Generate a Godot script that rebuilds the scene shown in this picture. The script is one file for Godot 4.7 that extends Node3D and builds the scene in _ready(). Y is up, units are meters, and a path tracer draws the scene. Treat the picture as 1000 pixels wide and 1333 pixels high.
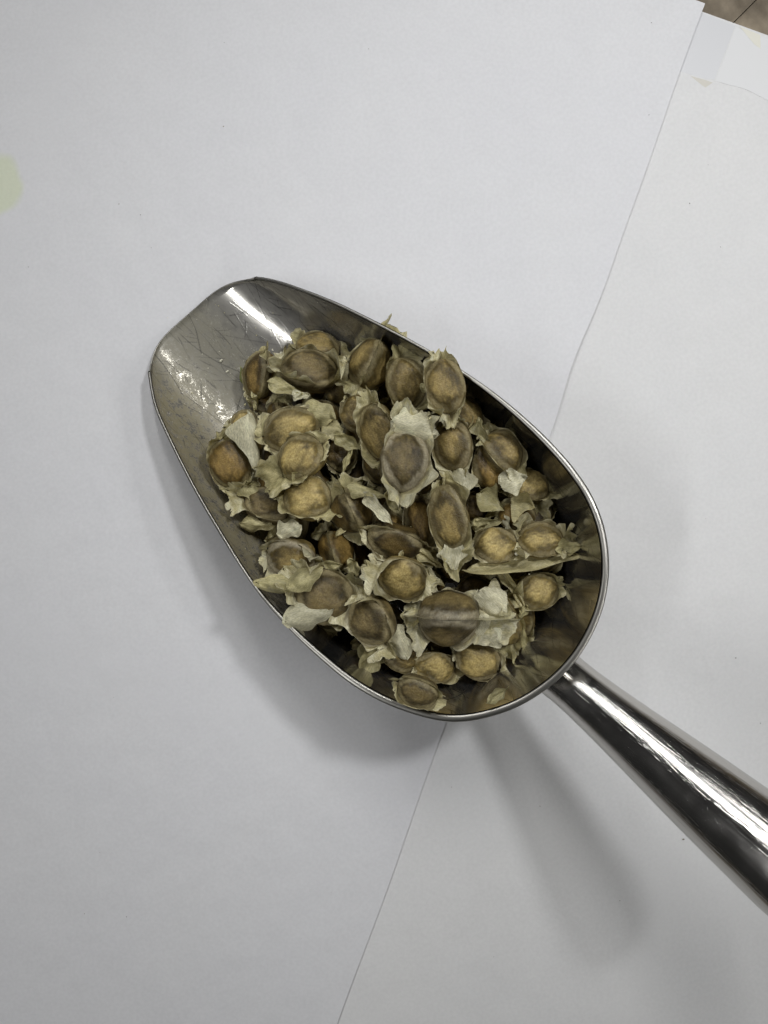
extends Node3D
# A small steel scoop of winged seeds lying on two sheets of white paper, seen from straight above.
# All measures below are in millimetres; MM turns them into metres.

const MM := 0.001
const CAM_H := 220.0
const FOC := 1026.0           # pixels of the 1000 x 1333 photograph per unit of slope

var rng := RandomNumberGenerator.new()
var nz := FastNoiseLite.new()
var ns := FastNoiseLite.new()
var used := {}
var floor_pts := PackedVector3Array()
var M := {}

# ------------------------------------------------------------------ helpers
func at(px: float, py: float, h: float) -> Vector3:      # photo position and height in mm -> mm
	return Vector3((px - 500.0) * (CAM_H - h) / FOC, h, (py - 667.0) * (CAM_H - h) / FOC)

func to_px(p: Vector3) -> Vector2:
	return Vector2(500.0 + p.x * FOC / (CAM_H - p.y), 667.0 + p.z * FOC / (CAM_H - p.y))

func numbered(called: String) -> String:
	if not used.has(called):
		used[called] = 0
		return called
	used[called] += 1
	return "%s_%03d" % [called, used[called]]

func tag(o: Node, label: String, category: String, group := "") -> void:
	o.set_meta("label", label)
	if category != "":
		o.set_meta("category", category)
	if group != "":
		o.set_meta("group", group)

func put(called: String, mesh: Mesh, mat: Material, parent: Node = self) -> MeshInstance3D:
	var o := MeshInstance3D.new()
	o.name = numbered(called) if parent == self else called
	o.mesh = mesh
	o.material_override = mat
	parent.add_child(o, true)
	return o

func root(called: String, label: String, category: String, group := "") -> Node3D:
	var o := Node3D.new()
	o.name = numbered(called)
	add_child(o)
	tag(o, label, category, group)
	return o

# appends a grid of (nx+1) x (ny+1) points in mm, row by row
func grid_into(st: SurfaceTool, base: int, pts: PackedVector3Array, nx: int, ny: int, cols: PackedColorArray, uvs: PackedVector2Array, flip := false, wrap := false) -> int:
	for i in pts.size():
		st.set_smooth_group(smooth)
		if cols.size():
			st.set_color(cols[i])
		if uvs.size():
			st.set_uv(uvs[i])
		st.add_vertex(pts[i] * MM)
	for i in nx:
		for j in ny:
			var a := base + i * (ny + 1) + j
			var b := a + ny + 1
			if flip:
				st.add_index(a); st.add_index(a + 1); st.add_index(b)
				st.add_index(b); st.add_index(a + 1); st.add_index(b + 1)
			else:
				st.add_index(a); st.add_index(b); st.add_index(a + 1)
				st.add_index(b); st.add_index(b + 1); st.add_index(a + 1)
	return base + pts.size()

func grid_mesh(pts: PackedVector3Array, nx: int, ny: int, cols := PackedColorArray(), uvs := PackedVector2Array(), flip := false) -> ArrayMesh:
	var st := SurfaceTool.new()
	st.begin(Mesh.PRIMITIVE_TRIANGLES)
	grid_into(st, 0, pts, nx, ny, cols, uvs, flip)
	st.generate_normals()
	return st.commit()

func noise_image(w: int, h: int, freq: float, oct: int, sd: int) -> Image:
	var n := FastNoiseLite.new()
	n.seed = sd
	n.noise_type = FastNoiseLite.TYPE_SIMPLEX_SMOOTH
	n.frequency = freq
	n.fractal_octaves = oct
	return n.get_seamless_image(w, h)

func noise_tex(size: int, freq: float, oct: int, sd: int, bump := 0.0, lo := Color.BLACK, hi := Color.WHITE) -> ImageTexture:
	var g := noise_image(size, size, freq, oct, sd)
	if bump > 0.0:
		g.convert(Image.FORMAT_RGBA8)
		g.bump_map_to_normal_map(bump)
		return ImageTexture.create_from_image(g)
	var im := Image.create(size, size, false, Image.FORMAT_RGB8)
	for y in size:
		for x in size:
			im.set_pixel(x, y, lo.lerp(hi, g.get_pixel(x, y).r))
	return ImageTexture.create_from_image(im)

func triplanar(m: StandardMaterial3D, per_mm: float) -> void:
	m.uv1_triplanar = true
	m.uv1_scale = Vector3.ONE * (1000.0 / per_mm)

# ------------------------------------------------------------------ materials
func make_materials() -> void:
	# papery husk: vertex colour times a fibrous texture, light comes through it
	var vn := FastNoiseLite.new()
	vn.seed = 15
	vn.noise_type = FastNoiseLite.TYPE_SIMPLEX_SMOOTH
	vn.frequency = 1.0
	vn.fractal_octaves = 3
	var vim := Image.create(384, 384, false, Image.FORMAT_RGB8)
	var vh := Image.create(384, 384, false, Image.FORMAT_RGBA8)
	for y in 384:
		for x in 384:
			var warp := vn.get_noise_2d(x * 0.010, y * 0.012) * 9.0
			var vein := vn.get_noise_2d(x * 0.014 + 40.0, (y + warp) * 0.16)
			var spot := vn.get_noise_2d(x * 0.05 + 9.0, y * 0.05)
			var thin := vn.get_noise_2d(x * 0.02 + 70.0, (y + warp) * 0.42)
			var v := 0.86 + vein * 0.20 + spot * 0.10 + thin * 0.08
			vim.set_pixel(x, y, Color(clampf(v, 0, 1), clampf(v * 0.99, 0, 1), clampf(v * 0.93 + spot * 0.03, 0, 1)))
			var hv := 0.5 + vein * 0.30 + spot * 0.25 + thin * 0.15
			vh.set_pixel(x, y, Color(hv, hv, hv))
	vh.bump_map_to_normal_map(5.0)
	var fib := ImageTexture.create_from_image(vim)
	var fibn := ImageTexture.create_from_image(vh)
	for k in 2:
		var w := StandardMaterial3D.new()
		w.vertex_color_use_as_albedo = true
		w.albedo_texture = fib
		w.roughness = 0.5 if k == 0 else 0.36
		w.metallic_specular = 0.45
		w.normal_enabled = true
		w.normal_texture = fibn
		w.normal_scale = 0.6
		w.backlight_enabled = true
		w.backlight = Color(0.50, 0.47, 0.33)
		w.cull_mode = BaseMaterial3D.CULL_DISABLED
		M["husk%d" % k] = w
	# kernel shells
	var kt := noise_tex(256, 0.035, 5, 21, 0.0, Color(0.74, 0.70, 0.64), Color(1, 1, 1))
	var kn := noise_tex(256, 0.05, 5, 22, 7.0)
	var kern := StandardMaterial3D.new()
	kern.vertex_color_use_as_albedo = true
	kern.albedo_texture = kt
	kern.roughness = 0.42
	kern.metallic_specular = 0.4
	kern.normal_enabled = true
	kern.normal_texture = kn
	kern.normal_scale = 0.7
	triplanar(kern, 6.0)
	M.kernel = kern
	# handle steel
	var hs := StandardMaterial3D.new()
	hs.albedo_color = Color(0.76, 0.75, 0.73)
	hs.metallic = 1.0
	hs.roughness = 0.21
	hs.roughness_texture = noise_tex(256, 0.02, 5, 31, 0.0, Color(0.55, 0.55, 0.55), Color(1, 1, 1))
	hs.normal_enabled = true
	hs.normal_texture = handle_scratches()
	hs.normal_scale = 0.3
	M.handle = hs
	var rs := StandardMaterial3D.new()
	rs.albedo_color = Color(0.66, 0.65, 0.62)
	rs.metallic = 1.0
	rs.roughness = 0.36
	rs.normal_enabled = true
	rs.normal_texture = noise_tex(256, 0.03, 4, 33, 3.0)
	rs.normal_scale = 0.12
	triplanar(rs, 9.0)
	M.rim = rs
	M.bowl = bowl_steel()
	# crumbs
	var cr := StandardMaterial3D.new()
	cr.vertex_color_use_as_albedo = true
	cr.roughness = 0.8
	M.crumb = cr

func stroke(im: Image, x: float, y: float, ang: float, length: float, bend: float, val: float, wide := false) -> void:
	var n := int(length)
	var w := im.get_width()
	var h := im.get_height()
	for i in n:
		x += cos(ang)
		y += sin(ang)
		ang += bend
		var xi := posmod(int(x), w)
		var yi := posmod(int(y), h)
		var f := val * minf(1.0, minf(i, n - i) / 8.0)
		var c := im.get_pixel(xi, yi).r + f
		im.set_pixel(xi, yi, Color(c, c, c))
		if wide:
			var y2 := posmod(yi + 1, h)
			var c2 := im.get_pixel(xi, y2).r + f * 0.7
			im.set_pixel(xi, y2, Color(c2, c2, c2))

func handle_scratches() -> ImageTexture:
	var im := Image.create(512, 512, false, Image.FORMAT_RGBA8)
	im.fill(Color(0.5, 0.5, 0.5))
	var r := RandomNumberGenerator.new()
	r.seed = 91
	for k in 700:
		if r.randf() < 0.93:
			stroke(im, r.randf() * 512, r.randf() * 512, r.randfn() * 0.03, r.randf_range(40, 380), r.randfn() * 0.0003, r.randf_range(-0.14, 0.10))
		else:
			stroke(im, r.randf() * 512, r.randf() * 512, r.randf() * TAU, r.randf_range(5, 26), r.randfn() * 0.003, r.randf_range(-0.10, 0.05))
	im.bump_map_to_normal_map(4.0)
	return ImageTexture.create_from_image(im)

# the bowl's steel: u runs along the scoop (-20..170 mm), v across it (-80..80 mm, unrolled)
func bowl_steel() -> StandardMaterial3D:
	var S := 1024
	var hgt := Image.create(S, S, false, Image.FORMAT_RGBA8)
	hgt.fill(Color(0.5, 0.5, 0.5))
	var scr := Image.create(S, S, false, Image.FORMAT_RF)
	var r := RandomNumberGenerator.new()
	r.seed = 77
	for k in 4600:
		var x := r.randf() * S
		var y := r.randf() * S
		var dirs := [0.0, 0.12, -0.2, 0.35, 0.9, -0.8]
		var ang: float = dirs[r.randi() % 6] + r.randfn() * 0.16
		var ln := r.randf_range(6, 50) if r.randf() < 0.93 else r.randf_range(50, 160)
		var v := r.randf_range(-0.20, 0.12)
		var bend := r.randfn() * 0.004
		stroke(hgt, x, y, ang, ln, bend, v, r.randf() < 0.3)
		stroke(scr, x, y, ang, ln, bend, absf(v) * 1.6, r.randf() < 0.3)
	hgt.bump_map_to_normal_map(3.5)
	var n1 := noise_image(S, S, 0.006, 4, 41)
	var n2 := noise_image(S, S, 0.05, 4, 42)
	var n3 := noise_image(S, S, 0.22, 2, 43)
	var n4 := noise_image(S, S, 0.018, 4, 44)
	var alb := Image.create(S, S, false, Image.FORMAT_RGB8)
	var orm := Image.create(S, S, false, Image.FORMAT_RGB8)
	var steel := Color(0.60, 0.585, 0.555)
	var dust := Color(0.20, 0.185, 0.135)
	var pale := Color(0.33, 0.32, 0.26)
	for y in S:
		var t := (y + 0.5) / S * 160.0 - 80.0           # + is the side away from the second sheet
		for x in S:
			var s := (x + 0.5) / S * 190.0 - 20.0
			var a := n1.get_pixel(x, y).r
			var b := n2.get_pixel(x, y).r
			var c := n3.get_pixel(x, y).r
			var e := n4.get_pixel(x, y).r
			# where the seeds slid in and out: thick on the wall they slide over, thin on the other
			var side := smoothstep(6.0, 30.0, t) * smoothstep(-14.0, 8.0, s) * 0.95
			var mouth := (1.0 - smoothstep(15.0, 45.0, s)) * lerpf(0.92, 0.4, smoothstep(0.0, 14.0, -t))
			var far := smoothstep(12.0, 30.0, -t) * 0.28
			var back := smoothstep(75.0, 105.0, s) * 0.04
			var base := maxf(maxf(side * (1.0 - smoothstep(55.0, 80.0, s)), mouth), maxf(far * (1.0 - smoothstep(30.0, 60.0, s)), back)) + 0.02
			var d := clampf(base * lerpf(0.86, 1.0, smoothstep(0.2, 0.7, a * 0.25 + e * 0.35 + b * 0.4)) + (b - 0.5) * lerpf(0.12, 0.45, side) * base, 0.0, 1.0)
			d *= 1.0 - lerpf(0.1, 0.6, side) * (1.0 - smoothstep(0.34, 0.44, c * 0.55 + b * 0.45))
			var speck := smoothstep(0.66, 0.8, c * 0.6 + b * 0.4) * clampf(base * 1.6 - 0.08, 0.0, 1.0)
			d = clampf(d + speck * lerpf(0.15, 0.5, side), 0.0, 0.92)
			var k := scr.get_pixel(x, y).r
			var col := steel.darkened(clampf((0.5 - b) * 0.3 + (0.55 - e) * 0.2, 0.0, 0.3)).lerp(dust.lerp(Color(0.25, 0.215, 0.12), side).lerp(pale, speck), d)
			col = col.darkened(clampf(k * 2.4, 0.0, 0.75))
			alb.set_pixel(x, y, col.linear_to_srgb())
			orm.set_pixel(x, y, Color(1.0, clampf(0.08 + 0.06 * e + 0.10 * d + 0.6 * maxf(d - 0.6, 0.0) + k * 0.15, 0.0, 1.0), clampf(1.0 - d * 0.95, 0.0, 1.0)))
	var m := StandardMaterial3D.new()
	m.albedo_texture = ImageTexture.create_from_image(alb)
	var ot := ImageTexture.create_from_image(orm)
	m.metallic = 1.0
	m.metallic_texture = ot
	m.metallic_texture_channel = BaseMaterial3D.TEXTURE_CHANNEL_BLUE
	m.roughness = 1.0
	m.roughness_texture = ot
	m.roughness_texture_channel = BaseMaterial3D.TEXTURE_CHANNEL_GREEN
	m.normal_enabled = true
	m.normal_texture = ImageTexture.create_from_image(hgt)
	m.normal_scale = 0.17
	return m

# ------------------------------------------------------------------ paper and table
func sheet(called: String, o: Vector3, e: Vector3, p: Vector3, a0: float, a1: float, b0: float, b1: float, na: int, nb: int, thick: float, rise: Callable, mat: Material, label: String, category: String) -> MeshInstance3D:
	var top := PackedVector3Array()
	var bot := PackedVector3Array()
	var uv := PackedVector2Array()
	for i in na + 1:
		for j in nb + 1:
			var a := lerpf(a0, a1, float(i) / na)
			var b := lerpf(b0, b1, float(j) / nb)
			var q := o + e * a + p * b
			if called == "paper_sheet" and b0 == 0.0:
				q += p * (1.0 - smoothstep(0.0, 40.0, b)) * (0.9 * exp(-pow((a - 108.0) / 13.0, 2.0)) - 0.5 * exp(-pow((a - 84.0) / 14.0, 2.0)) + 0.2 * sin(a * 0.09))
			q.y += rise.call(a, b)
			top.append(q)
			bot.append(q - Vector3(0, thick, 0))
			uv.append(Vector2(float(i) / na, float(j) / nb))
	var st := SurfaceTool.new()
	st.begin(Mesh.PRIMITIVE_TRIANGLES)
	var none := PackedColorArray()
	var k := grid_into(st, 0, top, na, nb, none, uv)
	smooth = 1
	k = grid_into(st, k, bot, na, nb, none, uv, true)
	for side in 4:
		var s := PackedVector3Array()
		var su := PackedVector2Array()
		var n := na if side < 2 else nb
		smooth = 2 + side
		for i in n + 1:
			var id := i * (nb + 1) + (0 if side == 0 else nb)
			if side >= 2:
				id = (0 if side == 2 else na) * (nb + 1) + i
			s.append(top[id]); s.append(bot[id])
			su.append(uv[id]); su.append(uv[id])
		k = grid_into(st, k, s, n, 1, none, su, side % 2 == 0)
	smooth = 0
	st.generate_normals()
	var m := put(called, st.commit(), mat)
	tag(m, label, category)
	return m

func paper_mat(sd: int, w: int, h: int, base: Color, warm: Color, marks: Callable) -> StandardMaterial3D:
	var n1 := noise_image(w, h, 0.006, 4, sd)
	var n2 := noise_image(w, h, 0.22, 3, sd + 1)
	var n3 := noise_image(w, h, 0.02, 3, sd + 2)
	var im := Image.create(w, h, false, Image.FORMAT_RGB8)
	for y in h:
		for x in w:
			var c := base.lerp(warm, n1.get_pixel(x, y).r)
			var f := 1.0 + (n2.get_pixel(x, y).r - 0.5) * 0.085 + (n3.get_pixel(x, y).r - 0.5) * 0.025
			c = Color(c.r * f, c.g * f, c.b * f)
			c = marks.call(float(x) / w, float(y) / h, c, n3.get_pixel(x, y).r)
			im.set_pixel(x, y, c.linear_to_srgb())
	var m := StandardMaterial3D.new()
	m.albedo_texture = ImageTexture.create_from_image(im)
	m.roughness = 0.85
	m.metallic_specular = 0.3
	var g := noise_image(512, 512, 0.06, 4, sd + 3)
	g.convert(Image.FORMAT_RGBA8)
	g.bump_map_to_normal_map(1.2)
	m.normal_enabled = true
	m.normal_texture = ImageTexture.create_from_image(g)
	m.normal_scale = 0.25
	return m

func flat_poly(called: String, px: Array, y: float, thick: float, mat: Material, label: String, category: String, parent: Node = self) -> MeshInstance3D:
	var pl := PackedVector2Array()
	for q in px:
		var w := at(q[0], q[1], y)
		pl.append(Vector2(w.x, w.z))
	var tri := Geometry2D.triangulate_polygon(pl)
	var st := SurfaceTool.new()
	st.begin(Mesh.PRIMITIVE_TRIANGLES)
	st.set_smooth_group(-1)
	for s in 2:
		for i in range(0, tri.size(), 3):
			for c in 3:
				var id: int = tri[i + (c if s == 0 else 2 - c)]
				st.add_vertex(Vector3(pl[id].x, y - thick * s, pl[id].y) * MM)
	for i in pl.size():
		var a := pl[i]
		var b := pl[(i + 1) % pl.size()]
		for v in [Vector3(a.x, y, a.y), Vector3(b.x, y, b.y), Vector3(a.x, y - thick, a.y), Vector3(b.x, y, b.y), Vector3(b.x, y - thick, b.y), Vector3(a.x, y - thick, a.y)]:
			st.add_vertex(v * MM)
	st.generate_normals()
	var m := put(called, st.commit(), mat, parent)
	if label != "":
		tag(m, label, category)
	return m

func build_ground() -> void:
	# the table: two boards with a seam that shows beyond the papers' corner
	var wood := StandardMaterial3D.new()
	wood.albedo_texture = noise_tex(512, 0.012, 6, 51, 0.0, Color(0.37, 0.33, 0.27), Color(0.60, 0.55, 0.47))
	wood.roughness = 0.7
	wood.normal_enabled = true
	wood.normal_texture = noise_tex(256, 0.04, 5, 52, 3.0)
	wood.normal_scale = 0.4
	triplanar(wood, 60.0)
	var table := Node3D.new()
	table.name = "tabletop"
	add_child(table)
	table.set_meta("kind", "structure")
	table.set_meta("label", "worn grey-brown tabletop with a thin dark seam showing beyond the papers")
	flat_poly("board", [[2584.2, -1600], [-1600, -1600], [-1600, 2584.2]], -0.75, 18.0, wood, "", "", table)
	flat_poly("board", [[2585.0, -1599.2], [-1599.2, 2585.0], [2600, 2600]], -0.75, 18.0, wood, "", "", table)

	var e := Vector3(-478, 0, 1328).normalized()
	var p := Vector3(-e.z, 0, e.x)
	var o1 := at(918, 5, 0.5)
	var o2 := at(919, 17, 0.0)
	o2.y = -0.1
	var stain := at(-10, 244, 0.5) - o1
	var sa := stain.dot(e) / 420.0
	var sb := stain.dot(p) / 297.0
	var mk1 := func(u: float, v: float, c: Color, n: float) -> Color:
		var d := Vector2((u - sa) * 420.0 / 9.6, (v - sb) * 297.0 / 8.6).length() + (n - 0.5) * 0.4
		return c.lerp(Color(c.r * 0.95, c.g * 0.995, c.b * 0.78), 1.0 - smoothstep(0.82, 1.12, d))
	var mk2 := func(u: float, v: float, c: Color, n: float) -> Color:
		return c
	var m1 := paper_mat(61, 1440, 1018, Color(0.735, 0.733, 0.745), Color(0.75, 0.748, 0.753), mk1)
	var m2 := paper_mat(71, 1440, 1018, Color(0.745, 0.742, 0.735), Color(0.755, 0.75, 0.738), mk2)
	var rise2 := func(a: float, b: float) -> float:
		return 0.25 * sin(a * 0.03 + b * 0.02) * smoothstep(0.0, 30.0, a) * 0.5
	var rise1 := func(a: float, b: float) -> float:
		var edge := 1.0 - smoothstep(0.0, 26.0, b)
		var lift := 0.02 + 0.5 * exp(-pow((a - 112.0) / 22.0, 2.0)) + 0.12 * exp(-pow((a - 60.0) / 30.0, 2.0)) + 0.12 * exp(-pow((a - 245.0) / 30.0, 2.0))
		return edge * edge * lift + 0.22 * sin(a * 0.045 + 1.0) * sin(b * 0.04)
	sheet("paper_sheet", o2, e, p, 0.0, 420.0, -237.0, 60.0, 60, 44, 0.18, rise2, m2, "warmer white sheet of paper lying under the edge of the other sheet, beneath the handle", "paper")
	sheet("paper_sheet", o1, e, p, 0.0, 420.0, 0.0, 297.0, 140, 90, 0.11, rise1, m1, "cool white upper sheet of paper with a pale yellow-green stain, lying under the scoop's mouth", "paper")
	# odds and ends on the lower sheet's corner
	var strip := StandardMaterial3D.new()
	strip.albedo_color = Color(0.888, 0.888, 0.886)
	strip.roughness = 0.8
	flat_poly("paper_strip", [[958, 36], [1090, 84], [1075, 160], [1003, 133], [972, 117], [931, 106]], -0.03, 0.05, strip, "bright white paper strip across the corner of the lower sheet", "paper strip")
	var tape := StandardMaterial3D.new()
	tape.albedo_color = Color(0.852, 0.853, 0.858)
	tape.roughness = 0.35
	flat_poly("adhesive_tape", [[900, 12], [957.5, 34], [930.5, 104], [919, 103], [880, 92]], -0.05, 0.04, tape, "pale grey tape beside the bright strip at the lower sheet's corner", "tape")
	var old := StandardMaterial3D.new()
	old.albedo_color = Color(0.83, 0.815, 0.775)
	old.roughness = 0.6
	flat_poly("adhesive_tape", [[880, 94], [918, 104.6], [928, 108], [903, 125], [870, 146]], -0.06, 0.03, old, "small beige tape scrap half under the upper sheet's edge", "tape")
	var yel := StandardMaterial3D.new()
	yel.albedo_color = Color(0.89, 0.88, 0.83)
	yel.roughness = 0.6
	flat_poly("adhesive_tape", [[963, 35], [990, 46], [990.5, 64], [982, 58]], -0.01, 0.015, yel, "tiny yellowed tape scrap on the bright strip's end near the table", "tape")

# ------------------------------------------------------------------ scoop
var axis_o := Vector3.ZERO
var axis_d := Vector3.RIGHT
var axis_t := Vector3.BACK
var NK := 168
var NV := 26
var inner := PackedVector3Array()
var outer := PackedVector3Array()
var rim_pts := PackedVector3Array()

func build_scoop() -> Node3D:
	var raw := [[195, 484, 7.4], [202, 524, 11], [217, 562, 14], [250, 631, 19], [289, 701, 24], [329, 764, 28], [371, 812, 32], [418, 855, 35], [468, 893, 38], [525, 921, 40], [591, 936, 42], [655, 924, 43], [707, 896, 43.5], [748, 856, 44], [776, 805, 44], [788, 752, 44], [785, 700, 43], [770, 655, 42], [747, 618, 40], [715, 580, 38.5], [677, 542, 37], [632, 504, 34.5], [580, 468, 31.5], [531, 440, 28], [481, 415, 24], [430, 392, 19.5], [380, 374, 14.5], [352, 366, 11], [331, 363, 8.2]]
	var c := []
	for q in raw:
		c.append(at(q[0], q[1], q[2]))
	# the outline was read along the rim's outer edge: bring it in by the rim's half width
	var mean := Vector3.ZERO
	for q in c:
		mean += q / c.size()
	for i in c.size():
		var away := Vector3(c[i].x - mean.x, 0, c[i].z - mean.z).normalized()
		c[i] -= away * lerpf(0.35, 1.05, smoothstep(8.0, 30.0, c[i].y))
	# resample evenly
	var dense := PackedVector3Array()
	for i in c.size() - 1:
		var p0: Vector3 = c[maxi(i - 1, 0)]
		var p3: Vector3 = c[mini(i + 2, c.size() - 1)]
		for k in 20:
			dense.append((c[i] as Vector3).cubic_interpolate(c[i + 1], p0, p3, k / 20.0))
	dense.append(c[-1])
	var cum := [0.0]
	for i in range(1, dense.size()):
		cum.append(cum[-1] + dense[i].distance_to(dense[i - 1]))
	var j := 0
	for i in NK + 1:
		var want: float = cum[-1] * i / NK
		while j < dense.size() - 2 and cum[j + 1] < want:
			j += 1
		var f: float = (want - cum[j]) / maxf(cum[j + 1] - cum[j], 1e-6)
		rim_pts.append(dense[j].lerp(dense[j + 1], clampf(f, 0, 1)))
	var mid := (rim_pts[0] + rim_pts[NK]) * 0.5
	var back := at(747, 862, 44)
	axis_o = Vector3(mid.x, 0, mid.z)
	axis_d = Vector3(back.x - mid.x, 0, back.z - mid.z).normalized()
	axis_t = Vector3(-axis_d.z, 0, axis_d.x)
	var length := (back - axis_o).dot(axis_d)
	var y0 := 1.75
	var amax := deg_to_rad(85.0)
	var s_l := (rim_pts[0] - axis_o).dot(axis_d)
	var s_r := (rim_pts[NK] - axis_o).dot(axis_d)
	var uvs := PackedVector2Array()
	for i in NK + 1:
		var rp := rim_pts[i]
		var s := (rp - axis_o).dot(axis_d)
		var t := (rp - axis_o).dot(axis_t)
		var sm := length - 38.0
		var sb := -log(exp(-s / 6.0) + exp(-sm / 6.0)) * 6.0
		var s_c := s_l if i < NK / 2 else s_r
		var past := exp(-maxf(s - s_c, 0.0) / 14.0)
		for k in NV + 1:
			var v := float(k) / NV
			var an := v * amax
			var lat := pow(sin(an) / sin(amax), lerpf(0.84, 0.5, smoothstep(15.0, 80.0, s)))
			var hh := (1.0 - cos(an)) / (1.0 - cos(amax))
			var ss := lerpf(sb - s_c * past, s, lat) - 7.0 * past * (1.0 - pow(lat, 4.0))
			var tt := t * lat
			var y := y0 + (rp.y - y0) * hh
			var q := axis_o + axis_d * ss + axis_t * tt
			q.y = y
			inner.append(q)
			var out_dir := Vector2(s - sb, t).normalized() if k > 0 else Vector2.ZERO
			uvs.append(Vector2((ss + out_dir.x * y * 0.8 + 20.0) / 190.0, (tt + out_dir.y * y * 0.8 + 80.0) / 160.0))
	# outer skin 0.9 mm outside
	for i in NK + 1:
		for k in NV + 1:
			var i0 := maxi(i - 1, 0); var i1 := mini(i + 1, NK)
			var k0 := maxi(k - 1, 0); var k1 := mini(k + 1, NV)
			var du := inner[i1 * (NV + 1) + k] - inner[i0 * (NV + 1) + k]
			if k == 0:
				du = inner[i1 * (NV + 1) + 2] - inner[i0 * (NV + 1) + 2]
			var dv := inner[i * (NV + 1) + k1] - inner[i * (NV + 1) + k0]
			var n := du.cross(dv).normalized()
			if k == 0:
				n = Vector3.DOWN
			elif n.y > 0.0:
				n = -n
			outer.append(inner[i * (NV + 1) + k] + n * 0.9)
	floor_pts = inner
	var scoop := root("metal_scoop", "shiny stainless steel scoop full of winged seeds, its handle reaching out of the frame", "scoop")
	var st := SurfaceTool.new()
	st.begin(Mesh.PRIMITIVE_TRIANGLES)
	var none := PackedColorArray()
	var n2 := grid_into(st, 0, inner, NK, NV, none, uvs, false)
	n2 = grid_into(st, n2, outer, NK, NV, none, uvs, true)
	# lip of the mouth and the two centre lines are closed by strips
	for side in 2:
		var s := PackedVector3Array()
		var su := PackedVector2Array()
		var row := (0 if side == 0 else NK) * (NV + 1)
		for k in NV + 1:
			s.append(inner[row + k]); s.append(outer[row + k])
			su.append(uvs[row + k]); su.append(uvs[row + k])
		n2 = grid_into(st, n2, s, NV, 1, none, su, side == 0)
	st.generate_normals()
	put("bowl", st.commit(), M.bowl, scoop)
	# rolled rim: thin at the mouth, heavier round the back
	var tube := PackedVector3Array()
	for i in NK + 1:
		var tg := (rim_pts[mini(i + 1, NK)] - rim_pts[maxi(i - 1, 0)]).normalized()
		var q := float(i) / NK
		var heavy := smoothstep(0.16, 0.36, q) * (1.0 - smoothstep(0.66, 0.86, q))
		var rr := lerpf(0.30, 0.5, heavy)
		var sd := tg.cross(Vector3.UP).normalized()
		var up := sd.cross(tg).normalized()
		var ins := inner[i * (NV + 1) + NV]
		var ous := outer[i * (NV + 1) + NV]
		var outw := (ous - ins).normalized()
		var cc := ins.lerp(ous, 0.5) + outw * heavy * 0.55
		var fade := 1.0
		for k in 13:
			var an := TAU * k / 12.0
			tube.append(cc + (sd * cos(an) * (1.0 + heavy * 0.6) + up * sin(an) * 0.8) * rr * fade)
	var edge := PackedVector3Array()
	for k in range(NV, -1, -1):
		edge.append(inner[k].lerp(outer[k], 0.5))
	for k in range(1, NV + 1):
		var id := NK * (NV + 1) + k
		edge.append(inner[id].lerp(outer[id], 0.5))
	var lip := PackedVector3Array()
	for i in edge.size():
		var tg := (edge[mini(i + 1, edge.size() - 1)] - edge[maxi(i - 1, 0)]).normalized()
		var sd := tg.cross(Vector3.UP).normalized()
		var up := sd.cross(tg).normalized()
		for k in 11:
			var an := TAU * k / 10.0
			lip.append(edge[i] + (sd * cos(an) * 0.36 + up * sin(an) * 0.42))
	put("mouth_lip", grid_mesh(lip, edge.size() - 1, 10), M.rim, scoop)
	put("rim", grid_mesh(tube, NK, 12), M.rim, scoop)
	# handle
	var p0 := at(723, 873, 31)
	var p1 := at(1002, 1107, 62)
	var hd := (p1 - p0).normalized()
	var hl := p0.distance_to(p1)
	var hs := hd.cross(Vector3.UP).normalized()
	var hu := hs.cross(hd).normalized()
	var prof := [[0.0, 6.6], [0.02, 6.25], [0.06, 6.1], [0.14, 6.15], [0.25, 6.5], [0.4, 7.2], [0.55, 8.0], [0.7, 8.75], [0.85, 9.4], [1.0, 9.95], [1.08, 10.2], [1.16, 10.2], [1.22, 9.8], [1.27, 8.8], [1.30, 7.6], [1.325, 5.8], [1.34, 3.4], [1.345, 0.05]]
	var NS := 44
	var hp := PackedVector3Array()
	var huv := PackedVector2Array()
	for i in prof.size():
		var f: float = prof[i][0]
		var r: float = prof[i][1]
		var bow := sin(clampf(f, 0, 1.6) / 1.6 * PI) * 1.2
		for k in NS + 1:
			var an := TAU * k / NS
			var q := p0 + hd * hl * f + hs * cos(an) * r + hu * (sin(an) * r * 0.94 - bow)
			if i == 0:
				q = hit_outer(q + hd * 22.0, -hd, q)
			hp.append(q)
			huv.append(Vector2(f * 1.2, float(k) / NS * 1.3))
	put("handle", grid_mesh(hp, prof.size() - 1, NS, none, huv, true), M.handle, scoop)
	return scoop

func hit_outer(from: Vector3, dir: Vector3, fallback: Vector3) -> Vector3:
	var best := 1e9
	for i in range(NK / 4, 3 * NK / 4):
		for k in range(6, NV):
			var a := outer[i * (NV + 1) + k]
			if (a - from - dir * (a - from).dot(dir)).length_squared() > 36.0:
				continue
			var b := outer[(i + 1) * (NV + 1) + k]
			var c := outer[i * (NV + 1) + k + 1]
			var d := outer[(i + 1) * (NV + 1) + k + 1]
			for tr in [[a, b, c], [b, d, c]]:
				var h = Geometry3D.ray_intersects_triangle(from, dir, tr[0], tr[1], tr[2])
				if h != null:
					best = minf(best, from.distance_to(h))
	if best > 1e8:
		return fallback
	return from + dir * (best + 0.25)

func floor_y(p: Vector3) -> float:
	var best := 1e9
	var y := 1.75
	for q in floor_pts:
		var d := (q.x - p.x) * (q.x - p.x) + (q.z - p.z) * (q.z - p.z)
		if d < best:
			best = d
			y = q.y
	return y

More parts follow.
